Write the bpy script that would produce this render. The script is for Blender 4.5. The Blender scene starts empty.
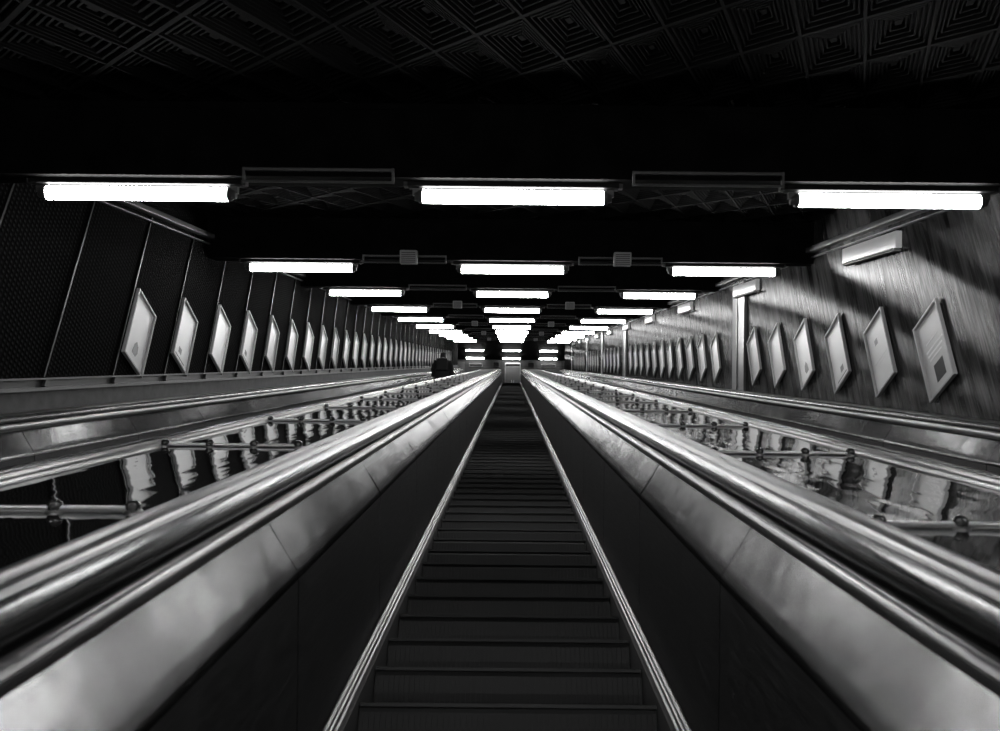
import bpy, math, random
from mathutils import Matrix, Vector
random.seed(7)
TH = math.radians(30); CO, SI = math.cos(TH), math.sin(TH)
S = bpy.context.scene
COL = S.collection

# ------------------------------------------------------------ camera, world, exposure
F = 960.0
cam = bpy.data.cameras.new('camera'); camo = bpy.data.objects.new('camera', cam); COL.objects.link(camo)
cam.sensor_width = 36.0; cam.lens = 36.0 * F / 1000.0
cam.shift_x = -0.0115; cam.shift_y = -0.0022
cam.clip_start = 0.05; cam.clip_end = 300
cam.dof.use_dof = True; cam.dof.focus_distance = 16.0; cam.dof.aperture_fstop = 6.3
camo.matrix_world = Matrix.Rotation(math.radians(90) + TH, 4, 'X') @ Matrix.Rotation(0.010, 4, 'Z')
S.camera = camo
w = bpy.data.worlds.new('world'); S.world = w; w.use_nodes = True
w.node_tree.nodes['Background'].inputs[0].default_value = (0, 0, 0, 1)
w.node_tree.nodes['Background'].inputs[1].default_value = 0
S.view_settings.view_transform = 'Standard'
S.view_settings.look = 'None'
S.view_settings.gamma = 1.0
S.view_settings.use_curve_mapping = False
S.view_settings.exposure = 0.0
S.cycles.max_bounces = 8
S.cycles.glossy_bounces = 5
S.cycles.diffuse_bounces = 3
S.cycles.sample_clamp_indirect = 3.0
S.cycles.caustics_reflective = False
S.cycles.caustics_refractive = False
TUBE_EMISSION = 42.0

def T(x, d, z):
    """slope frame (across, along the slope, square to the slope) -> world"""
    return Vector((x, d * CO - z * SI, d * SI + z * CO))

# ------------------------------------------------------------ materials
def mat(name, base=0.5, rough=0.5, metal=0.0, spec=0.5, emit=None, coat=0.0):
    m = bpy.data.materials.new(name); m.use_nodes = True
    b = m.node_tree.nodes['Principled BSDF']
    b.inputs['Base Color'].default_value = (base, base, base, 1)
    b.inputs['Roughness'].default_value = rough
    b.inputs['Metallic'].default_value = metal
    b.inputs['Specular IOR Level'].default_value = spec
    b.inputs['Coat Weight'].default_value = coat
    if emit is not None:
        b.inputs['Emission Color'].default_value = (1, 1, 1, 1)
        b.inputs['Emission Strength'].default_value = emit
    return m

def nd(m, t, **kw):
    n = m.node_tree.nodes.new(t)
    for k, v in kw.items():
        if k in n.inputs.keys(): n.inputs[k].default_value = v
        else: setattr(n, k, v)
    return n
def lk(m, a, b): m.node_tree.links.new(a, b)
def bsdf(m): return m.node_tree.nodes['Principled BSDF']
def coords(m, scale=(1, 1, 1), rot=(0, 0, 0), world=False):
    if world:
        tc = nd(m, 'ShaderNodeNewGeometry'); out = tc.outputs['Position']
    else:
        tc = nd(m, 'ShaderNodeTexCoord'); out = tc.outputs['Object']
    # rotate first (mapping applies scale then rotation for POINT, so chain two)
    r = nd(m, 'ShaderNodeMapping'); r.inputs['Rotation'].default_value = rot; lk(m, out, r.inputs['Vector'])
    s = nd(m, 'ShaderNodeMapping'); s.inputs['Scale'].default_value = scale; lk(m, r.outputs[0], s.inputs['Vector'])
    return s.outputs[0]
def noise(m, vec, scale=1.0, detail=3.0, rough=0.5, dist=0.0):
    n = nd(m, 'ShaderNodeTexNoise', Scale=scale, Detail=detail, Roughness=rough, Distortion=dist)
    lk(m, vec, n.inputs['Vector']); return n.outputs[0]
def ramp(m, fac, stops):
    r = nd(m, 'ShaderNodeValToRGB'); el = r.color_ramp.elements
    while len(el) > 1: el.remove(el[-1])
    el[0].position = stops[0][0]; el[0].color = (stops[0][1],) * 3 + (1,)
    for p, v in stops[1:]:
        e = el.new(p); e.color = (v, v, v, 1)
    lk(m, fac, r.inputs[0]); return r.outputs[0]
def bump(m, fac, strength, dist, prev=None):
    b = nd(m, 'ShaderNodeBump', Strength=strength, Distance=dist)
    lk(m, fac, b.inputs['Height'])
    if prev is not None: lk(m, prev, b.inputs['Normal'])
    return b.outputs[0]

# brushed steel of the balustrades
M_PANEL = mat('brushed_steel', 0.60, 0.30, 1.0)
bsdf(M_PANEL).inputs['Specular Tint'].default_value = (.16, .16, .16, 1)
v = coords(M_PANEL, (60, 2.0, 60), (-TH, 0, 0), True)
lk(M_PANEL, ramp(M_PANEL, noise(M_PANEL, v, 3.0, 3), [(0.3, 0.20), (0.7, 0.25)]), bsdf(M_PANEL).inputs['Roughness'])
v2 = coords(M_PANEL, (1.2, 1.2, 1.2), (0, 0, 0), True)
lk(M_PANEL, bump(M_PANEL, noise(M_PANEL, v2, 2.2, 3), 0.35, 0.02), bsdf(M_PANEL).inputs['Normal'])
lk(M_PANEL, ramp(M_PANEL, noise(M_PANEL, v2, 1.3, 4), [(0.3, 0.19), (0.7, 0.29)]), bsdf(M_PANEL).inputs['Base Color'])
# darker stainless kick panel under the fold
M_LOWER = mat('dark_steel_sheet', 0.22, 0.34, 1.0)
bsdf(M_LOWER).inputs['Specular Tint'].default_value = (.4, .4, .4, 1)
v = coords(M_LOWER, (60, 2.0, 60), (-TH, 0, 0), True)
lk(M_LOWER, ramp(M_LOWER, noise(M_LOWER, v, 3.0, 3), [(0.3, 0.30), (0.7, 0.42)]), bsdf(M_LOWER).inputs['Roughness'])
M_TRIM = mat('polished_aluminium', 0.36, 0.24, 1.0)
bsdf(M_TRIM).inputs['Specular Tint'].default_value = (.45, .45, .45, 1)
v = coords(M_TRIM, (120, 1.0, 120), (-TH, 0, 0), True)
lk(M_TRIM, ramp(M_TRIM, noise(M_TRIM, v, 2.0, 3), [(0.3, 0.26), (0.7, 0.36)]), bsdf(M_TRIM).inputs['Roughness'])
M_SKIRT = mat('skirt_aluminium', 0.27, 0.40, 1.0)
M_RUBBER = mat('handrail_rubber', 0.004, 0.22, 0.0, 0.22)
M_GUIDE = mat('handrail_guide_dark', 0.02, 0.5, 0.0)
# mirror like deck sheet, slightly wavy
M_DECK = mat('polished_deck_sheet', 0.60, 0.03, 1.0)
v = coords(M_DECK, (5.0, 0.9, 1.0), (-TH, 0, 0), True)
b1 = bump(M_DECK, noise(M_DECK, v, 1.6, 2, 0.4), 0.5, 0.009)
v = coords(M_DECK, (1.0, 2.0, 1.0), (-TH, 0, 0), True)
b2 = bump(M_DECK, noise(M_DECK, v, 1.5, 2, 0.4), 0.5, 0.0035, b1)
lk(M_DECK, b2, bsdf(M_DECK).inputs['Normal'])
M_BAR = mat('crossbar_steel', 0.4, 0.28, 1.0)
M_KNOB = mat('crossbar_knob_black', 0.02, 0.18, 0.0, 0.6)
M_STEP = mat('step_metal', 0.018, 0.50, 0.5)
M_NOSE = mat('step_nosing', 0.022, 0.5, 0.5)
M_CEIL = mat('ceiling_relief_panel', 0.006, 0.8, 0.0, 0.02)
M_BEAM = mat('beam_black_paint', 0.012, 0.8, 0.0, 0.03)
v = coords(M_BEAM, (1, 1, 1), (0, 0, 0), True)
lk(M_BEAM, ramp(M_BEAM, noise(M_BEAM, v, 6, 4), [(0.3, 0.002), (0.7, 0.005)]), bsdf(M_BEAM).inputs['Base Color'])
M_COND = mat('conduit_grey_paint', 0.03, 0.45)
M_BOX = mat('speaker_grille_grey', 0.22, 0.5)
M_BATTEN = mat('batten_grey_enamel', 0.008, 0.6, 0.0, 0.1)
M_CAP = mat('lamp_socket_dark', 0.05, 0.4)
M_TUBE = mat('fluorescent_diffuser', 0.8, 0.4, emit=TUBE_EMISSION)
# ribbed dark cladding of the left wall
M_MESH = mat('ribbed_dark_cladding', 0.02, 0.9, 0.0, 0.03)
v = coords(M_MESH, (1, 1, 1), (0, 0, 0), True)
wv = nd(M_MESH, 'ShaderNodeTexWave', wave_type='BANDS', bands_direction='Z', wave_profile='SIN', Scale=9.0, Distortion=0.0)
lk(M_MESH, v, wv.inputs['Vector'])
wh = nd(M_MESH, 'ShaderNodeTexWave', wave_type='BANDS', bands_direction='Y', wave_profile='SIN', Scale=7.0, Distortion=0.0)
lk(M_MESH, v, wh.inputs['Vector'])
mul = nd(M_MESH, 'ShaderNodeMath', operation='MULTIPLY'); lk(M_MESH, wv.outputs['Fac'], mul.inputs[0]); lk(M_MESH, wh.outputs['Fac'], mul.inputs[1])
lk(M_MESH, ramp(M_MESH, mul.outputs[0], [(0.45, 0.0010), (0.9, 0.014)]), bsdf(M_MESH).inputs['Base Color'])
lk(M_MESH, bump(M_MESH, mul.outputs[0], 0.6, 0.01), bsdf(M_MESH).inputs['Normal'])
M_SEAM = mat('seam_batten_steel', 0.022, 0.45, 1.0)
# wood veneer of the right wall, grain runs truly vertical
M_WOOD = mat('wood_veneer', 0.2, 0.24, 0.0, 0.22)
v = coords(M_WOOD, (1.0, 5.0, 0.42), (0, 0, 0), True)
n1 = noise(M_WOOD, v, 1.6, 5, 0.6, 0.35)
v = coords(M_WOOD, (1.0, 34.0, 1.6), (0, 0, 0), True)
n2 = noise(M_WOOD, v, 1.6, 4, 0.65, 0.2)
mx = nd(M_WOOD, 'ShaderNodeMath', operation='MULTIPLY_ADD'); mx.inputs[1].default_value = 0.45
lk(M_WOOD, n2, mx.inputs[0]); 
ml = nd(M_WOOD, 'ShaderNodeMath', operation='MULTIPLY'); ml.inputs[1].default_value = 0.6
lk(M_WOOD, n1, ml.inputs[0]); lk(M_WOOD, ml.outputs[0], mx.inputs[2])
lk(M_WOOD, ramp(M_WOOD, mx.outputs[0], [(0.38, 0.004), (0.5, 0.016), (0.64, 0.062)]), bsdf(M_WOOD).inputs['Base Color'])
bsdf(M_WOOD).inputs['IOR'].default_value = 1.0; bsdf(M_WOOD).inputs['Roughness'].default_value = 0.6
# thin varnish: reflections drawn out along the grain
WOOD_GLOSS, WOOD_ROT, WOOD_R = 0.052, 0.25, 0.16
gl = nd(M_WOOD, 'ShaderNodeBsdfAnisotropic'); gl.inputs['Roughness'].default_value = WOOD_R
gl.inputs['Anisotropy'].default_value = 0.80; gl.inputs['Rotation'].default_value = WOOD_ROT
tg = nd(M_WOOD, 'ShaderNodeCombineXYZ', Z=1.0); lk(M_WOOD, tg.outputs[0], gl.inputs['Tangent'])
lk(M_WOOD, ramp(M_WOOD, n2, [(0.35, WOOD_GLOSS * 0.5), (0.65, WOOD_GLOSS * 1.5)]), gl.inputs['Color'])

ad = nd(M_WOOD, 'ShaderNodeAddShader')
lk(M_WOOD, bsdf(M_WOOD).outputs[0], ad.inputs[0]); lk(M_WOOD, gl.outputs[0], ad.inputs[1])
lk(M_WOOD, ad.outputs[0], M_WOOD.node_tree.nodes['Material Output'].inputs['Surface'])
# stone plinth
M_STONE = mat('stone_plinth', 0.16, 0.6)
v = coords(M_STONE, (1, 1, 1), (0, 0, 0), True)
lk(M_STONE, ramp(M_STONE, noise(M_STONE, v, 7, 6, 0.65), [(0.3, 0.01), (0.7, 0.05)]), bsdf(M_STONE).inputs['Base Color'])
M_DARK = mat('dark_ledge', 0.03, 0.4)
M_COVE = mat('cove_trim', 0.16, 0.35, 0.3)
M_PIL = mat('pilaster_satin_metal', 0.10, 0.35, 0.9)
M_FRAME = mat('poster_frame_aluminium', 0.34, 0.4, 0.1)
M_PAPER = mat('poster_paper', 0.8, 0.32, 0.0)
v = coords(M_PAPER, (1, 1, 1), (0, 0, 0), True)
lk(M_PAPER, ramp(M_PAPER, noise(M_PAPER, v, 1.1, 3), [(0.35, 0.80), (0.65, 0.90)]), bsdf(M_PAPER).inputs['Base Color'])
M_PAPER2 = mat('poster_paper_grey', 0.5, 0.32, 0.0)
M_INK = mat('poster_ink_dark', 0.03, 0.5, 0.0, 0.1)
M_INKM = mat('poster_ink_grey', 0.2, 0.4)
M_INKW = mat('poster_ink_white', 0.80, 0.4)
M_WHITE = mat('white_enamel', 0.9, 0.35)
M_LIP = mat('light_fitting_lip', 0.22, 0.5, 0.0, 0.2)
M_FLOOR = mat('floor_terrazzo', 0.12, 0.4)
v = coords(M_FLOOR, (1, 1, 1), (0, 0, 0), True)
lk(M_FLOOR, ramp(M_FLOOR, noise(M_FLOOR, v, 30, 4), [(0.35, 0.08), (0.65, 0.15)]), bsdf(M_FLOOR).inputs['Base Color'])
M_HALL = mat('hall_wall_panels', 0.22, 0.7, 0.0, 0.15)
v = coords(M_HALL, (1, 1, 1), (0, 0, 0), True)
br = nd(M_HALL, 'ShaderNodeTexBrick', Scale=1.0, offset=0.0)
br.inputs['Color1'].default_value = (0.022,) * 3 + (1,); br.inputs['Color2'].default_value = (0.034,) * 3 + (1,)
br.inputs['Mortar'].default_value = (0.008,) * 3 + (1,); br.inputs['Mortar Size'].default_value = 0.012
br.inputs['Brick Width'].default_value = 0.6; br.inputs['Row Height'].default_value = 0.6
vv = coords(M_HALL, (1, 1, 1), (math.radians(-90), 0, 0), True); lk(M_HALL, vv, br.inputs['Vector'])
lk(M_HALL, br.outputs['Color'], bsdf(M_HALL).inputs['Base Color'])
M_DOOR = mat('door_painted_metal', 0.012, 0.5)
M_BLACK = mat('black_glass', 0.01, 0.15)
M_BOARD = mat('notice_board_pale', 0.06, 0.5)
M_COAT = mat('dark_coat_cloth', 0.006, 0.9)
M_SKIN = mat('skin', 0.25, 0.5)
M_HAIR = mat('hair', 0.012, 0.6)

# ------------------------------------------------------------ mesh helpers
class MB:
    def __init__(s): s.v = []; s.f = []; s.m = []
    def quad(s, pts, mi=0):
        b = len(s.v); s.v += [tuple(p) for p in pts]; s.f.append(tuple(range(b, b + len(pts)))); s.m.append(mi)
    def prism(s, loop_a, loop_b, mi=0, caps=True):
        """two matching closed loops joined by side faces"""
        n = len(loop_a); b = len(s.v)
        s.v += [tuple(p) for p in loop_a] + [tuple(p) for p in loop_b]
        for i in range(n):
            j = (i + 1) % n
            s.f.append((b + i, b + j, b + n + j, b + n + i)); s.m.append(mi)
        if caps:
            s.f.append(tuple(b + i for i in reversed(range(n)))); s.m.append(mi)
            s.f.append(tuple(b + n + i for i in range(n))); s.m.append(mi)
    def loops(s, loops, mi=0, caps=True):
        n = len(loops[0]); b = len(s.v)
        for l in loops: s.v += [tuple(p) for p in l]
        for k in range(len(loops) - 1):
            for i in range(n):
                j = (i + 1) % n
                s.f.append((b + k * n + i, b + k * n + j, b + (k + 1) * n + j, b + (k + 1) * n + i)); s.m.append(mi)
        if caps:
            s.f.append(tuple(b + i for i in reversed(range(n)))); s.m.append(mi)
            s.f.append(tuple(b + (len(loops) - 1) * n + i for i in range(n))); s.m.append(mi)
    def box(s, a, b, mi=0, fn=None):
        x0, y0, z0 = a; x1, y1, z1 = b
        P = lambda x, y, z: (fn(x, y, z) if fn else (x, y, z))
        s.prism([P(x0, y0, z0), P(x1, y0, z0), P(x1, y1, z0), P(x0, y1, z0)],
                [P(x0, y0, z1), P(x1, y0, z1), P(x1, y1, z1), P(x0, y1, z1)], mi)
    def rbox(s, a, b, r, mi=0, axis=0, fn=None, n=3):
        """box with its long edges (along axis) rounded"""
        lo = [min(a[i], b[i]) for i in range(3)]; hi = [max(a[i], b[i]) for i in range(3)]
        o = [i for i in range(3) if i != axis]; u, w_ = o
        pts = []
        for cx, cy, a0 in ((hi[u] - r, hi[w_] - r, 0), (lo[u] + r, hi[w_] - r, 90), (lo[u] + r, lo[w_] + r, 180), (hi[u] - r, lo[w_] + r, 270)):
            for k in range(n + 1):
                t = math.radians(a0 + 90 * k / n); pts.append((cx + r * math.cos(t), cy + r * math.sin(t)))
        L = []
        for e in (lo[axis], hi[axis]):
            l = []
            for p, q in pts:
                c = [0, 0, 0]; c[axis] = e; c[u] = p; c[w_] = q
                l.append(fn(*c) if fn else tuple(c))
            L.append(l)
        s.prism(L[0], L[1], mi)
    def cyl(s, p, q, r, n=12, mi=0, r2=None):
        p = Vector(p); q = Vector(q); d = (q - p).normalized()
        a = d.orthogonal().normalized(); b = d.cross(a); r2 = r if r2 is None else r2
        s.prism([p + (a * math.cos(t) + b * math.sin(t)) * r for t in [2 * math.pi * i / n for i in range(n)]],
                [q + (a * math.cos(t) + b * math.sin(t)) * r2 for t in [2 * math.pi * i / n for i in range(n)]], mi)
    def lathe(s, prof, c, axis='Z', n=16, mi=0):
        L = []
        for r, h in prof:
            l = []
            for i in range(n):
                t = 2 * math.pi * i / n; a, b = r * math.cos(t), r * math.sin(t)
                l.append((c[0] + a, c[1] + b, c[2] + h) if axis == 'Z' else (c[0] + h, c[1] + a, c[2] + b))
            L.append(l)
        s.loops(L, mi)
    def build(s, name, mats, parent=None, smooth=None):
        me = bpy.data.meshes.new(name); me.from_pydata(s.v, [], s.f)
        if not isinstance(mats, (list, tuple)): mats = [mats]
        for m in mats: me.materials.append(m)
        me.polygons.foreach_set('material_index', s.m)
        import bmesh
        bm = bmesh.new(); bm.from_mesh(me); bmesh.ops.recalc_face_normals(bm, faces=bm.faces); bm.to_mesh(me); bm.free()
        if smooth:
            me.polygons.foreach_set('use_smooth', [True] * len(me.polygons))
            me.set_sharp_from_angle(angle=math.radians(smooth))
        me.update()
        o = bpy.data.objects.new(name, me); COL.objects.link(o)
        if parent is not None: o.parent = parent
        return o

def tag(o, label=None, cat=None, group=None, kind=None):
    if label: o['label'] = label
    if cat: o['category'] = cat
    if group: o['group'] = group
    if kind: o['kind'] = kind
    return o
def empty(name, loc=(0, 0, 0), slope=False):
    o = bpy.data.objects.new(name, None); COL.objects.link(o); o.location = loc
    if slope: o.rotation_euler = (TH, 0, 0)
    o.empty_display_size = 0.1
    return o
def children(o): return [c for c in list(COL.objects) if c.parent == o]
CH = {}
def copy_tree(o, parent=None, keep_label=False):
    c = o.copy(); COL.objects.link(c); c.parent = parent
    kids = CH.get(o.name)
    if kids is None: kids = children(o); CH[o.name] = kids
    for k in kids: copy_tree(k, c)
    return c

ORD = ['', 'first', 'second', 'third', 'fourth', 'fifth', 'sixth', 'seventh', 'eighth', 'ninth', 'tenth', 'eleventh', 'twelfth',
       'thirteenth', 'fourteenth', 'fifteenth', 'sixteenth', 'seventeenth', 'eighteenth', 'nineteenth', 'twentieth']
def ordw(n):
    if n <= 20: return ORD[n]
    t = {2: 'twenty', 3: 'thirty', 4: 'forty'}[n // 10]
    return {2: 'twentieth', 3: 'thirtieth', 4: 'fortieth'}[n // 10] if n % 10 == 0 else t + '-' + ORD[n % 10]

# path of the escalator: slope up to the crest, then level; h = height square to the path above the step line
ZS = -1.12                      # step line below the camera, square to the slope
DC = 54.0                       # crest
K = T(0, DC, ZS); HALLZ = K.z; FLAT = 1.1
def station(x, h, d):
    """d along the slope; d > DC runs level"""
    if d <= DC - 0.8: return T(x, d, ZS + h)
    if d >= DC + 0.001: return Vector((x, K.y + (d - DC), K.z + h))
    L = h / math.cos(TH / 2)    # mitre
    return Vector((x, K.y - L * math.sin(TH / 2), K.z + L * math.cos(TH / 2)))
def sweep(prof, d0, d1, mi=0, mb=None):
    """closed profile [(x, Z)] swept along the path (Z in the slope frame)"""
    mb = mb or MB()
    ds = [d0] + ([DC] if d1 > DC else []) + [d1]
    mb.loops([[station(x, z - ZS, d if d != DC else DC - 0.4) for x, z in prof] for d in ds], mi)
    return mb

# ------------------------------------------------------------ setting
D0 = -4.5
XL, XR = -3.06, 3.02
m = MB()
m.box((-3.3, D0, -1.46), (3.3, DC + 0.3, -1.36), fn=T)
m.box((-6, K.y, HALLZ - 0.30), (6, K.y + 4.2, HALLZ - 0.02))
tag(m.build('floor', M_FLOOR), kind='structure')

# left wall: dark ribbed cladding with seam battens, stone plinth
m = MB()
m.box((XL - 0.15, D0, -1.36), (XL, DC + 0.6, 1.46), 0, T)
m.box((XL, D0, -0.40), (XL + 0.045, DC + 0.3, -0.20), 1, T)
m.box((XL, D0, -0.205), (XL + 0.075, DC + 0.3, -0.185), 2, T)
m.box((XL, D0, -0.185), (XL + 0.018, DC + 0.3, -0.135), 3, T)
m.box((XL, D0, -0.135), (XL + 0.05, DC + 0.3, -0.125), 2, T)
PL_D1, PL_P, PL_N = 7.80, 1.087, 38
for i in range(-6, PL_N + 2):
    p = T(XL, PL_D1 + i * PL_P, 0.580)
    y0 = p.y - 0.045; c0 = y0 * CO   # vertical batten between plinth and cove
    zz = lambda Z: (Z + y0 * SI) / CO
    m.box((XL, y0 - 0.009, zz(-0.12)), (XL + 0.016, y0 + 0.009, zz(1.2)), 4)
    m.box((XL, y0 - 0.020, zz(-0.185)), (XL + 0.045, y0 + 0.03, zz(-0.14)), 3)
tag(m.build('wall_left', [M_MESH, M_STONE, M_COVE, M_DARK, M_SEAM]), kind='structure')

m = MB()
m.box((XR, D0, -1.36), (XR + 0.15, DC + 0.6, 1.46), 0, T)
m.box((XR - 0.04, D0, -0.42), (XR, DC + 0.3, -0.335), 1, T)
tag(m.build('wall_right', [M_WOOD, M_DARK]), kind='structure')

# cove trims under the ceiling
m = MB()
for x0, x1, z0, z1 in ((XL, XL + 0.07, 1.215, 1.262), (XL, XL + 0.03, 1.16, 1.175)):
    m.rbox((x0, D0, z0), (x1, DC, z1), 0.006, 0, 1, T)
tag(m.build('trim_1', M_COVE, smooth=35), kind='structure')
m = MB()
for x0, x1, z0, z1 in ((XR - 0.08, XR, 1.135, 1.185), (XR - 0.03, XR, 1.085, 1.10)):
    m.rbox((x0, D0, z0), (x1, DC, z1), 0.006, 0, 1, T)
tag(m.build('trim_2', M_COVE, smooth=35), kind='structure')

# satin metal pilasters on the right wall
for i, dd in enumerate((12.35, 25.2, 31.6, 38.0, 47.5)):
    m = MB()
    m.box((XR - 0.035, dd, -0.33), (XR, dd + 0.36, 1.08), 0, T)
    m.box((XR - 0.012, dd + 0.36, -0.33), (XR, dd + 0.74, 1.08), 1, T)
    m.box((XR - 0.045, dd + 0.345, -0.33), (XR, dd + 0.375, 1.08), 0, T)
    tag(m.build('trim_%d' % (i + 3), [M_PIL, M_LIP]), kind='structure')

# relief ceiling: rhombic stepped coffers
m = MB()
CE = 1.44; TA = 0.365; TB = 0.87; cp = 0.285; cq = 0.70
m.box((-3.3, D0, CE + 0.09), (3.3, DC + 1.0, CE + 0.2), 1, T)
i0 = int((-3.3 - TA * 56) / cp) - 1; i1 = int((3.3 + TA * 5) / cp) + 1
j0 = int((-3.3 - TB * 5) / cq) - 1; j1 = int((3.3 + TB * 56) / cq) + 2
def PQ(p, q, z):
    D = (q - p) / (TA + TB); return T(p + TA * D, D, z)
for i in range(i0, i1):
    for j in range(j0, j1):
        pc, qc = (i + .5) * cp, (j + .5) * cq
        D = (qc - pc) / (TA + TB); X = pc + TA * D
        if abs(X) > 3.02 or D < D0 + 0.3 or D > DC - 0.3: continue
        N = 6 if D < 15 else 2
        ring = [(1.0, 0.0), (0.95, 0.0)]
        for k in range(N):
            st = 0.95 / (N + 0.4)
            h0 = 0.95 - st * k; z0 = 0.045 * k / N
            ring.append((h0 - st * .12, z0 + 0.026))
            ring.append((h0 - st * .58, z0 + 0.026))
            ring.append((h0 - st * .70, z0 + 0.045 / N))
            ring.append((h0 - st, z0 + 0.045 / N))
        L = [[PQ(pc + a * h * cp / 2, qc + b * h * cq / 2, CE + dz) for a, b in ((-1, -1), (1, -1), (1, 1), (-1, 1))] for h, dz in ring]
        b0 = len(m.v)
        for l in L: m.v += [tuple(p) for p in l]
        for k in range(len(L) - 1):
            for q in range(4):
                r = (q + 1) % 4
                m.f.append((b0 + 4 * k + q, b0 + 4 * k + r, b0 + 4 * k + 4 + r, b0 + 4 * k + 4 + q)); m.m.append(0)
        m.f.append(tuple(b0 + 4 * (len(L) - 1) + q for q in range(4))); m.m.append(0)
tag(m.build('ceiling', [M_CEIL, M_BEAM]), kind='structure')

# ------------------------------------------------------------ top hall
HY0 = K.y; HY1 = K.y + 1.85; HC = HALLZ + 2.58
m = MB(); m.box((-6, HY1, HALLZ - .3), (6, HY1 + .15, HC + .2))
tag(m.build('wall_back', M_HALL), kind='structure')
m = MB(); m.box((-6, T(0, DC + 1, CE).y - 0.3, HC), (6, HY1 + .2, HC + .15))
tag(m.build('ceiling', M_BEAM), kind='structure')
for nm, x in (('wall_hall_left', -6.0), ('wall_hall_right', 5.85)):
    m = MB(); m.box((x, HY0 - 0.6, HALLZ - .3), (x + .15, HY1, HC)); tag(m.build(nm, M_HALL), kind='structure')
for nm, x0, x1 in (('wall_return_left', -6, XL - .15), ('wall_return_right', XR + .15, 6)):
    m = MB(); m.box((x0, HY0 - 0.75, HALLZ - .3), (x1, HY0 - .6, HC)); tag(m.build(nm, M_HALL), kind='structure')
# double door with dark transom
d = empty('door_1', (0.08, HY1, HALLZ)); tag(d, kind='structure')
m = MB()
for a, b in (((-.47, -.06, 0), (-.42, 0, 2.36)), ((.42, -.06, 0), (.47, 0, 2.36)), ((-.47, -.06, 2.33), (.47, 0, 2.37)), ((-.47, -.06, 2.07), (.47, 0, 2.12))):
    m.box(a, b)
m.build('door_frame', M_PIL, d)
for s in (-1, 1):
    m = MB(); x0, x1 = (0.005, .42) if s > 0 else (-.42, -.005)
    m.box((x0, -.045, 0), (x1, -.005, 2.07)); m.box((x0 + .06, -.052, .2), (x1 - .06, -.045, 1.0)); m.box((x0 + .06, -.052, 1.15), (x1 - .06, -.045, 1.95))
    lf = m.build('door_leaf', M_DOOR, d)
    m = MB(); m.cyl((s * .06, -.09, .95), (s * .06, -.09, 1.15), .012); m.cyl((s * .06, -.09, .97), (s * .06, -.045, .97), .01); m.cyl((s * .06, -.09, 1.13), (s * .06, -.045, 1.13), .01)
    m.build('door_handle', M_TRIM, lf)
m = MB(); m.box((-.42, -.05, 2.12), (.42, -.01, 2.33)); m.build('transom_panel', M_BLACK, d)
def wall_panel(name, label, cat, x0, x1, z0, z1, mt, group=None):
    r = empty(name, ((x0 + x1) / 2, HY1, z0)); w2 = (x1 - x0) / 2; h = z1 - z0
    m = MB(); m.box((-w2, -.03, 0), (w2, 0, h)); m.build('panel', mt, r)
    m = MB(); t = .02
    for a, b in (((-w2, -.05, 0), (-w2 + t, -.03, h)), ((w2 - t, -.05, 0), (w2, -.03, h)), ((-w2 + t, -.05, 0), (w2 - t, -.03, t)), ((-w2 + t, -.05, h - t), (w2 - t, -.03, h))): m.box(a, b)
    m.build('frame', M_COND, r)
    tag(r, label, cat, group)
def wz(py): return (HY1) * math.tan(TH - (py - 363.3) / F)
wall_panel('dark_transom_window', 'dark rectangular panel high on the top hall wall, left of the door', 'panel', -2.5, -1.72, wz(367.5), wz(364), M_BLACK)
wall_panel('dark_transom_window', 'dark rectangular panel high on the top hall wall, right of the door', 'panel', 1.75, 2.6, wz(367.5), wz(364), M_BLACK)
wall_panel('dark_square_sign', 'black square sign on the top hall wall just left of the door', 'sign', -1.08, -.72, wz(367.5), wz(362.4), M_BLACK)
wall_panel('dark_square_sign', 'black square sign on the top hall wall just right of the door', 'sign', .98, 1.34, wz(367.5), wz(362.4), M_BLACK)
wall_panel('notice_board', 'pale grey notice board at the head of the left escalator', 'notice board', -3.3, -2.75, wz(376), wz(362), M_BOARD)

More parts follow.
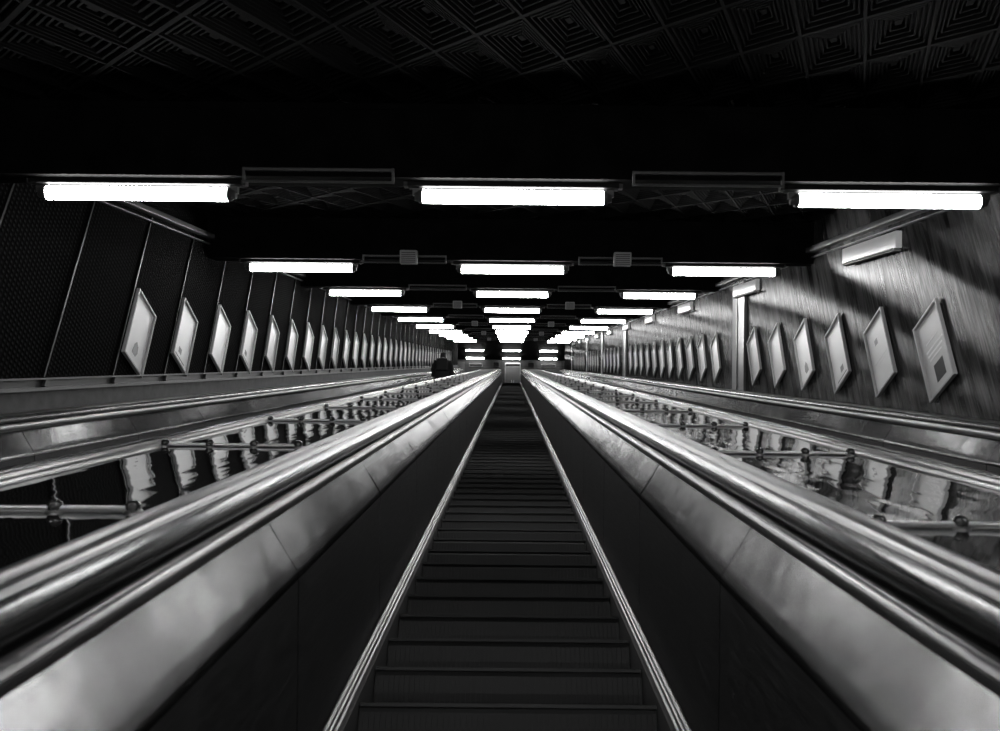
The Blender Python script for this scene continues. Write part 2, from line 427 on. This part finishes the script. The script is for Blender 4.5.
# ------------------------------------------------------------ escalators
A = 2.15
def mirror(prof, s): return [(s * x, z) for x, z in prof]
RAIL = [(.627, -.366), (.624, -.346), (.630, -.332), (.644, -.325), (.682, -.325), (.696, -.331), (.702, -.346), (.700, -.366), (.690, -.366), (.686, -.352), (.640, -.352), (.636, -.366)]
INNER = [(.584, -.392), (.582, -.374), (.587, -.364), (.598, -.360), (.612, -.362), (.618, -.372), (.618, -.405), (.606, -.405)]
OUTER = [(.710, -.40), (.710, -.345), (.714, -.332), (.724, -.323), (.745, -.317), (.768, -.318), (.784, -.325), (.794, -.338), (.796, -.40)]
GUIDE = [(.619, -.405), (.619, -.380), (.642, -.378), (.642, -.355), (.684, -.355), (.684, -.378), (.709, -.380), (.709, -.405)]
TREAD = 0.322; PITCH = TREAD / CO
step_c = -0.33
def step_mesh(full=True):
    """one step: nose at local origin, riser below it facing -y, tread behind; comb cleats on both"""
    m = MB(); hw = 0.488; n = 52 if full else 1
    m.box((-hw, 0.012, -0.028), (hw, TREAD, -0.008), 0)
    # curved riser body
    arc = [(0.012, -0.008), (0.006, -0.03), (0.010, -0.09), (0.020, -0.14), (0.035, -0.19)]
    a = [(-hw, y, z) for y, z in arc] + [(-hw, y + .02, z) for y, z in reversed(arc)]
    b = [(hw, y, z) for y, z in arc] + [(hw, y + .02, z) for y, z in reversed(arc)]
    m.prism(a, b, 0)
    m.box((-hw, 0.0, -0.012), (hw, 0.03, 0.0), 1)
    if full:
        p = 2 * hw / n
        for i in range(n):
            x = -hw + p * (i + .25); x2 = x + p * .5
            m.box((x, 0.03, -0.008), (x2, TREAD, 0.0), 0)
            l = [(y - .007, z) for y, z in arc[1:]] + [(y + .002, z) for y, z in reversed(arc[1:])]
            m.prism([(x, y, z) for y, z in l], [(x2, y, z) for y, z in l], 0)
    return m
proto_panels = []
def escalator(cx, label, full):
    root = empty('escalator', T(cx, 0, ZS)); tag(root, label, 'escalator')
    off = Vector(root.location)
    def put(o):
        o.location = -T(0, 0, ZS); o.parent = root; return o
    for s in (-1, 1):
        put(sweep(mirror(RAIL, s), D0, DC + FLAT).build('handrail', M_RUBBER, smooth=40))
        put(sweep(mirror(GUIDE, s), D0, DC + FLAT).build('handrail_guide', M_GUIDE))
        put(sweep(mirror(INNER, s), D0, DC + FLAT).build('inner_trim', M_TRIM, smooth=50))
        put(sweep(mirror(OUTER, s), D0, DC + FLAT).build('outer_trim', M_TRIM, smooth=50))
        mb = MB()
        sk = [(.527, -1.052), (.522, -1.046), (.515, -1.052), (.512, -1.060), (.507, -1.062), (.504, -1.075), (.498, -1.078), (.494, -1.092), (.490, -1.098), (.490, -1.34), (.535, -1.34), (.535, -1.052)]
        put(sweep(mirror(sk, s), D0, DC + FLAT, 0, mb).build('skirt', M_SKIRT, smooth=25))
        mb = MB()
        hd = sweep(mirror([(.50, -1.342), (.535, -1.342), (.535, -1.352), (.50, -1.352)], s), D0, DC + FLAT)
        put(hd.build('lower_skirting', M_DARK))
    # balustrade panels
    k = 0; d = 2.4 - 1.5 * 4
    while d < DC + FLAT - .05:
        d1 = min(d + 1.5, DC - .4 if d < DC - .5 else DC + FLAT)
        for s in (-1, 1):
            mb = MB(); e = [random.uniform(-.0022, .0022) for _ in range(4)]
            fb = random.uniform(-.010, .010)
            def lp(dd, q0, q1):
                inn = [(.606 + q0, -.400), (.570 + q1 * .7, -.462), (.548 + q1, -.497), (.532 + q1, -.523), (.529 + q1, -.530), (.5275, -.537), (.527, -.545), (.527, -1.045)]
                pr = inn + [(x + .012, z) for x, z in reversed(inn)]
                return [station(s * x, z - ZS, dd) for x, z in pr]
            a = lp(max(d, D0) + .004, e[0], e[1]); b = lp(d1 - .004, e[2], e[3])
            n = 16; base = len(mb.v); mb.v += [tuple(p) for p in a + b]
            for i in range(n):
                j = (i + 1) % n
                mb.f.append((base + i, base + j, base + n + j, base + n + i)); mb.m.append(1 if i in (6,) else 0)
            mb.f.append(tuple(range(n))); mb.m.append(0); mb.f.append(tuple(range(n, 2 * n))); mb.m.append(0)
            put(mb.build('balustrade_panel', [M_PANEL, M_LOWER], smooth=35))
        d = d1
    # steps
    if full:
        first = None; dd = step_c + 2.0; kk = 0
        me = step_mesh().build('step', [M_STEP, M_NOSE]); 
        rest = MB(); cnt = 0
        while dd < DC - 0.05:
            p = T(0, dd, ZS) - T(0, 0, ZS)
            if cnt < 100:
                o = me if cnt == 0 else me.copy()
                if cnt: COL.objects.link(o)
                o.location = p; o.parent = root
            else:
                base = len(rest.v); sm = step_mesh(False)
                rest.v += [(x, y + p.y, z + p.z) for x, y, z in sm.v]; rest.f += [tuple(i + base for i in f) for f in sm.f]; rest.m += sm.m
            cnt += 1; dd += PITCH
        if rest.v:
            o = rest.build('step', [M_STEP, M_NOSE], root); o['kind'] = 'stuff'
    else:
        rest = MB(); dd = step_c + 2.0
        sm = step_mesh(False)
        while dd < DC - 0.05:
            p = T(0, dd, ZS) - T(0, 0, ZS); base = len(rest.v)
            rest.v += [(x, y + p.y, z + p.z) for x, y, z in sm.v]; rest.f += [tuple(i + base for i in f) for f in sm.f]; rest.m += sm.m
            dd += PITCH
        o = rest.build('step', [M_STEP, M_NOSE], root); o['kind'] = 'stuff'
    mb = MB(); p = K - T(0, 0, ZS)
    mb.box((-.49, p.y - .02, p.z - .02), (.49, p.y + FLAT, p.z)); 
    for i in range(24): mb.box((-.47 + i * .04, p.y - .06, p.z - .012), (-.455 + i * .04, p.y, p.z))
    mb.build('landing_plate', M_NOSE, root)
    return root
escalator(0, 'central escalator running straight up ahead, dark ribbed steps between lit steel sides', True)
escalator(-A, 'left escalator beside the dark ribbed wall, with a person riding it', False)
escalator(A, 'right escalator beside the wood-veneered wall of framed posters', False)

# polished decks between the escalators
for s, nm in ((-1, 'left'), (1, 'right')):
    x0, x1 = (.80, A - .80)
    m = sweep(mirror([(x0, -.352), (x0, -.338), (x1, -.338), (x1, -.352)], s), D0, DC + FLAT)
    o = m.build('deck_plate', M_DECK)
    tag(o, 'mirror-polished deck between the central and the %s escalator' % nm, 'escalator deck')
    x2 = A + .80; xe = (abs(XL) - .05) if s < 0 else XR - .045
    m = sweep(mirror([(x2, -.42), (x2, -.345), (xe, -.345), (xe, -.42)], s), D0, DC)
    tag(m.build('edge_strip', M_SKIRT), 'narrow metal edge strip between the %s escalator and its wall' % nm, 'trim strip')

# crossbars with round knobs
def crossbar():
    r = empty('deck_crossbar'); hw = (A - 1.6) / 2
    m = MB(); m.rbox((-hw - .0, -.009, .0), (hw + .0, .009, .014), .005, 0, 0); m.build('bar', M_BAR, r, smooth=40)
    for x in (-.26, -.087, .087, .26):
        m = MB(); m.lathe([(.010, 0), (.015, .004), (.0175, .012), (.016, .020), (.010, .026), (.002, .028)], (x, 0, 0), 'Z', 16)
        kb = m.build('knob', M_KNOB, r, smooth=50)
        m = MB(); m.lathe([(.021, 0), (.021, .004), (.012, .005)], (x, 0, 0), 'Z', 16)
        m.build('collar', M_BAR, kb, smooth=50)
    return r
proto = None
for s, nm in ((-1, 'left'), (1, 'right')):
    i = 0; dd = 2.12 if s < 0 else 2.02
    while dd < DC - 1:
        if proto is None: proto = crossbar(); o = proto
        else: o = copy_tree(proto)
        o.location = T(s * (A / 2) - (.04 if s > 0 else .017), dd, -.338); o.rotation_euler = (TH, 0, 0)
        i += 1
        tag(o, 'steel crossbar with round black knobs, %s from the camera on the %s polished deck' % (ordw(i), nm), 'crossbar', 'knobbed crossbars on the %s deck' % nm)
        dd += 1.64

# ------------------------------------------------------------ beams, lamps
ROWS = [5.5 + 4.28 * k for k in range(-2, 10)]
def beam_mesh(nm='ceiling_beam'):
    r = empty(nm)
    return r
LZ = .949
def make_lamp():
    r = empty('tube_lamp')
    m = MB(); m.rbox((-.60, -.06, .0), (.60, .06, -.030), .006, 0, 0); bt = m.build('batten', M_BATTEN, r, smooth=40)
    m = MB(); m.rbox((-.517, -.039, -.040), (.517, .039, -.118), .037, 0, 0, n=6); m.build('tube', M_TUBE, r, smooth=50)
    for s in (-1, 1):
        m = MB(); m.lathe([(.040, 0), (.040, .018 * s), (.030, .026 * s), (.026, .045 * s), (.005, .047 * s)], (s * .518, 0, -.079), 'X', 16)
        m.box((s * .535, -.018, -.075), (s * .575, .018, -.036))
        m.build('end_cap', M_CAP, r, smooth=40)
    for s in (-1, 1):
        m = MB(); m.box((s * .60, -.03, -.028), (s * .625, .03, 0)); m.build('bracket', M_COND, r)
    return r
lamp0 = None; beam0 = None
n_vis = 0
def rowname(k): return ordw(k)
for ri, D in enumerate(ROWS):
    vis = ri - 1     # row 1 = first row in view
    if beam0 is None:
        beam0 = empty('ceiling_beam')
        m = MB(); m.box((XL, -.15, 0), (XR, .15, .41)); m.box((XL, -.158, .375), (XR, -.15, .41)); m.build('casing', M_BEAM, beam0)
        for x0, x1 in ((-1.50, -.66), (.66, 1.50)):
            m = MB()
            m.rbox((x0, -.190, .022), (x1, -.165, .042), .004, 0, 0); m.rbox((x0, -.190, -.040), (x1, -.165, -.028), .004, 0, 0)
            for xx in (x0, x1 - .014): m.box((xx, -.190, -.040), (xx + .014, -.165, .042))
            m.build('conduit', M_COND, beam0)
        o = beam0
    else: o = copy_tree(beam0)
    ZB = 1.03 if vis < 3 else 1.085
    o.location = T(0, D, ZB); o.rotation_euler = (TH, 0, 0)
    tag(o, ('black painted ceiling beam over the escalators, %s in view from the camera' % ordw(vis)) if vis > 0 else 'black painted ceiling beam over the foot of the escalators, behind the view', 'beam', 'black ceiling beams')
    for x, cn in ((-A, 'left'), (0, 'central'), (A, 'right')):
        if lamp0 is None: lamp0 = make_lamp(); l = lamp0
        else: l = copy_tree(lamp0)
        l.location = T(x, D, ZB); l.rotation_euler = (TH, 0, 0)
        tag(l, ('lit fluorescent tube lamp above the %s escalator, %s in view from the camera' % (cn, ordw(vis))) if vis > 0 else 'lit fluorescent tube lamp above the foot of the %s escalator, %s the view' % (cn, 'above' if vis == 0 else 'behind'),
            'ceiling lamp', 'tube lamps above the %s escalator' % cn)
# lamps of the top hall
for i, y in enumerate((T(0, DC + 1.0, CE).y + 1.05, T(0, DC + 1.0, CE).y + 1.95)):
    for x, cn in ((-A, 'left'), (0, 'central'), (A, 'right')):
        l = copy_tree(lamp0); l.location = (x, y, HC); l.rotation_euler = (0, 0, 0)
        tag(l, 'lit tube lamp on the flat top hall ceiling, %s row, %s of three' % (('nearer', 'farther')[i], cn), 'ceiling lamp', 'tube lamps of the top hall')
# small loudspeaker boxes hanging off the conduits
sp0 = None
for i, ri in enumerate((3, 5, 7, 9, 11)):
    D = ROWS[ri]
    for s in (-1, 1):
        if sp0 is None:
            sp0 = empty('ceiling_speaker')
            m = MB(); m.rbox((-.085, -.29, -.055), (.085, -.195, .080), .008, 0, 1); m.build('housing', M_BOX, sp0, smooth=40)
            m = MB()
            for q in range(6): m.box((-.07, -.297, -.045 + q * .019), (.07, -.29, -.035 + q * .019))
            m.build('grille', M_COND, sp0)
            m = MB(); m.box((-.02, -.196, -.02), (.02, -.152, .02)); m.build('bracket', M_COND, sp0)
            o = sp0
        else: o = copy_tree(sp0)
        o.location = T(s * 1.06 + .03, D, 1.03 if ri < 4 else 1.085); o.rotation_euler = (TH, 0, 0)
        tag(o, 'small grey box on ceiling beam, %s nearest the camera, %s of central lamps' % (ordw(i + 1), 'left' if s < 0 else 'right'), 'speaker box', 'grey boxes under the beams')

# white wall fittings on the right wall
wl0 = None
for i in range(10):
    D = 7.35 + 4.28 * i
    if wl0 is None:
        wl0 = empty('wall_light')
        # local frame: y along the slope, z square to it, -x into the room
        m = MB(); m.rbox((-.05, .1, .925), (0, 1.30, 1.06), .006, 0, 1); m.build('housing', M_WHITE, wl0, smooth=40)
        m = MB(); m.rbox((-.085, .04, .893), (-.03, 1.18, .911), .006, 0, 1); m.build('lower_lip', M_LIP, wl0, smooth=40)
        m = MB()
        for y in (.1, .95): m.box((-.05, y + .05, .905), (-.035, y + .1, .93))
        m.build('bracket', M_CAP, wl0)
        o = wl0
    else: o = copy_tree(wl0)
    o.location = T(XR, D, 0); o.rotation_euler = (TH, 0, 0)
    tag(o, 'white rectangular wall light fitting high on the wood wall, %s from the camera' % ordw(i + 1), 'wall light', 'white fittings on the right wall')

# ------------------------------------------------------------ posters
def make_poster(side, w_, h, kind):
    """local frame: origin at the lower near corner on the wall, y away from the camera, z up, x into the room"""
    r = empty('framed_poster'); n = 1 if side < 0 else -1
    t = .013; dp = .037; bk = .010
    m = MB()
    for (y0, z0, y1, z1) in ((0, 0, w_, t), (0, h - t, w_, h), (0, t, t, h - t), (w_ - t, t, w_, h - t)):
        m.box((n * bk, y0, z0), (n * dp, y1, z1))
    m.box((0, .05, .05), (n * bk, w_ - .05, h - .05))
    m.build('frame', M_FRAME, r)
    m = MB(); m.box((n * bk, t, t), (n * (bk + .006), w_ - t, h - t)); m.build('sheet', M_PAPER if kind != 'text' else M_PAPER2, r)
    xs = n * (bk + .006)
    def patch(nm, y0, z0, y1, z1, mt, par=r):
        m = MB(); m.box((xs, y0, z0), (xs + n * .0015, y1, z1)); return m.build(nm, mt, par)
    if kind == 'text':
        m = MB()
        for k in range(3): m.box((xs, w_ * (.14 + .06 * k), h * (.56 - .06 * k)), (xs + n * .0015, w_ * (.80 - .03 * k), h * (.585 - .06 * k)))
        m.box((xs, w_ * .3, h * .66), (xs + n * .0015, w_ * .75, h * .68))
        m.build('printed_text', M_INKW, r)
        patch('printed_picture', w_ * .30, h * .14, w_ * .66, h * .36, M_INK)
    elif kind == 'line':
        m = MB(); m.box((xs, w_ * .18, h * .42), (xs + n * .0015, w_ * .84, h * .432)); m.box((xs, w_ * .3, h * .37), (xs + n * .0015, w_ * .6, h * .378)); m.build('printed_text', M_INKW, r)
        patch('printed_picture', w_ * .52, h * .66, w_ * .66, h * .74, M_INKM)
    elif kind == 'blot':
        m = MB(); c0 = (w_ * .52, h * .26)
        pts = [(c0[0] + w_ * a, c0[1] + h * b) for a, b in ((-.13, -.09), (.05, -.10), (.12, -.03), (.10, .06), (.0, .11), (-.08, .05))]
        m.prism([(xs, y, z) for y, z in pts], [(xs + n * .0015, y, z) for y, z in pts]); m.build('printed_picture', M_INKM, r)
    elif kind == 'small':
        patch('printed_picture', w_ * .35, h * .18, w_ * .52, h * .27, M_INKM)
        m = MB(); m.box((xs, w_ * .2, h * .10), (xs + n * .0015, w_ * .8, h * .115)); m.build('printed_text', M_INKM, r)
    return r
protos = {}
def poster(side, x, D, Z, w_, h, kind, label, group):
    k = (side, kind)
    if k not in protos: protos[k] = make_poster(side, w_, h, kind); o = protos[k]
    else: o = copy_tree(protos[k])
    p = T(x, D, Z); o.location = (x, p.y, p.z - h)
    tag(o, label, 'poster', group)
desc = {'text': 'pale lines and dark picture', 'line': 'one thin printed line', 'blot': 'dark blot low down',
        'small': 'small dark mark', 'plain': 'plain pale sheet'}
PLk = ['blot', 'small', 'plain', 'small', 'plain', 'plain']
for i in range(PL_N):
    kd = PLk[i] if i < 6 else 'plain'
    lab = 'poster with %s, dark left wall, %s from camera' % (desc[kd], ordw(i + 1)) if i < 6 else 'narrow-looking framed poster on the dark left wall, %s from the camera' % ordw(i + 1)
    poster(-1, XL, PL_D1 + i * PL_P, .580, .425, .598, kd, lab, 'framed posters on the left wall')
PRk = ['text', 'line', 'small', 'blot', 'plain', 'plain']
D = 6.78; i = 0
pil = [(12.35, 13.1), (25.2, 25.95), (31.6, 32.35), (38.0, 38.75), (47.5, 48.3)]
k = 0
while D < 46:
    Dlo = D - .3; Dhi = D + .37
    hit = [b for a, b in pil if Dhi > a and Dlo < b]
    if not hit:
        kd = PRk[k] if k < 6 else 'plain'; k += 1
        lab = 'poster with %s, wood right wall, %s from camera' % (desc[kd], ordw(k)) if k <= 6 else 'narrow-looking framed poster on the wood right wall, %s from the camera' % ordw(k)
        poster(1, XR, D, .490, .426, .612, kd, lab, 'framed posters on the right wall')
        D += 1.010
    else: D = hit[0] + .97

# ------------------------------------------------------------ the rider on the left escalator
def rider():
    kk = round((29.0 - step_c - 2.0) / PITCH); dd = step_c + 2.0 + kk * PITCH
    p = T(-A, dd, ZS); base = Vector((-A, p.y + .17, p.z))
    r = empty('person', base)
    me = bpy.data.meshes.new('body')
    J = {'pel': (0, 0, .95, .15, .11), 'wst': (0, 0, 1.10, .145, .105), 'chs': (0, .01, 1.32, .18, .12), 'nk0': (0, .01, 1.46, .075, .07), 'nk1': (0, .02, 1.52, .055, .055),
         'hd0': (0, .03, 1.60, .075, .088), 'hd1': (0, .03, 1.70, .07, .08), 'hd2': (0, .02, 1.745, .04, .05)}
    for s, n in ((-1, 'l'), (1, 'r')):
        J[n + 'hip'] = (s * .10, 0, .88, .10, .10); J[n + 'kne'] = (s * .11, -.02 if s < 0 else .02, .50, .062, .066); J[n + 'ank'] = (s * .115, .01, .10, .045, .05); J[n + 'toe'] = (s * .13, .15, .045, .04, .032)
        J[n + 'sh'] = (s * .19, .01, 1.41, .068, .068); J[n + 'elb'] = (s * .28, -.02, 1.13, .05, .05); J[n + 'wri'] = (s * .27, .13, .95, .032, .036); J[n + 'hnd'] = (s * .265, .20, .92, .036, .022)
        for f, (dx, ln, dz) in enumerate(((-.028, .075, 0), (-.01, .085, 0), (.008, .08, 0), (.025, .062, 0))):
            J[n + 'f%da' % f] = (s * .265 + dx, .235, .912, .010, .010); J[n + 'f%db' % f] = (s * .265 + dx * 1.1, .235 + ln * .5, .895, .009, .009); J[n + 'f%dc' % f] = (s * .265 + dx * 1.1, .235 + ln * .8, .865, .008, .008)
        J[n + 'ta'] = (s * .265 - s * .035, .19, .915, .012, .012); J[n + 'tb'] = (s * .265 - s * .055, .225, .895, .010, .010)
    E = [('pel', 'wst'), ('wst', 'chs'), ('chs', 'nk0'), ('nk0', 'nk1'), ('nk1', 'hd0'), ('hd0', 'hd1'), ('hd1', 'hd2')]
    for n in 'lr':
        E += [('pel', n + 'hip'), (n + 'hip', n + 'kne'), (n + 'kne', n + 'ank'), (n + 'ank', n + 'toe'), ('chs', n + 'sh'), (n + 'sh', n + 'elb'), (n + 'elb', n + 'wri'), (n + 'wri', n + 'hnd')]
        for f in range(4): E += [(n + 'hnd', n + 'f%da' % f), (n + 'f%da' % f, n + 'f%db' % f), (n + 'f%db' % f, n + 'f%dc' % f)]
        E += [(n + 'hnd', n + 'ta'), (n + 'ta', n + 'tb')]
    names = list(J); idx = {n: i for i, n in enumerate(names)}
    me.from_pydata([J[n][:3] for n in names], [(idx[a], idx[b]) for a, b in E], [])
    o = bpy.data.objects.new('body', me); COL.objects.link(o); o.parent = r
    sk = o.modifiers.new('skin', 'SKIN'); sk.use_smooth_shade = True
    for n in names: me.skin_vertices[0].data[idx[n]].radius = J[n][3:5]
    me.skin_vertices[0].data[0].use_root = True
    ss = o.modifiers.new('sub', 'SUBSURF'); ss.levels = 2; ss.render_levels = 2
    me.materials.append(M_SKIN)
    # coat: swept ellipses, sleeves included
    m = MB()
    def ell(cx, cy, cz, a, b, n=20): return [(cx + a * math.cos(2 * math.pi * i / n), cy + b * math.sin(2 * math.pi * i / n), cz) for i in range(n)]
    m.loops([ell(0, 0, .62, .25, .19), ell(0, 0, .80, .24, .18), ell(0, 0, 1.0, .225, .165), ell(0, 0, 1.15, .22, .16), ell(0, .01, 1.30, .25, .17), ell(0, .01, 1.40, .255, .15), ell(0, .01, 1.47, .17, .12), ell(0, .015, 1.53, .085, .085)])
    for s in (-1, 1):
        m.cyl((s * .20, .01, 1.42), (s * .295, -.02, 1.12), .085, 14, 0, .07); m.cyl((s * .295, -.02, 1.15), (s * .272, .12, .955), .07, 14, 0, .055)
    m.build('coat', M_COAT, r, smooth=60)
    m = MB()
    for s in (-1, 1):
        m.cyl((s * .10, 0, .92), (s * .11, 0, .50), .11, 14, 0, .08); m.cyl((s * .11, 0, .52), (s * .115, .01, .09), .08, 14, 0, .07)
    m.build('trousers', M_COAT, r, smooth=60)
    for s in (-1, 1):
        m = MB(); x = s * .118
        L = []
        for y, a, h in ((-.07, .03, .05), (-.04, .045, .10), (.04, .048, .10), (.11, .05, .06), (.18, .045, .045), (.215, .02, .03)):
            L.append([(x + a * math.cos(t), y, h / 2 + .0 + h / 2 * math.sin(t)) for t in [2 * math.pi * i / 12 for i in range(12)]])
        m.loops(L); m.build('shoe', M_BLACK, r, smooth=60)
    m = MB()
    L = []
    for cz, a, b, dy in ((1.57, .078, .075, -.01), (1.62, .092, .098, -.002), (1.68, .094, .104, .01), (1.73, .078, .088, .016), (1.765, .045, .05, .02), (1.775, .008, .01, .02)):
        L.append(ell(0, dy + .005, cz, a, b, 18))
    m.loops(L); m.build('hair', M_HAIR, r, smooth=60)
    # shoulder bag on the back
    m = MB(); m.rbox((-.16, -.30, .98), (.16, -.15, 1.40), .05, 0, 0); bg = m.build('backpack', M_COAT, r, smooth=50)
    tag(r, 'person in a dark coat with a backpack, standing on the left escalator facing up', 'person')
    return r
rider()
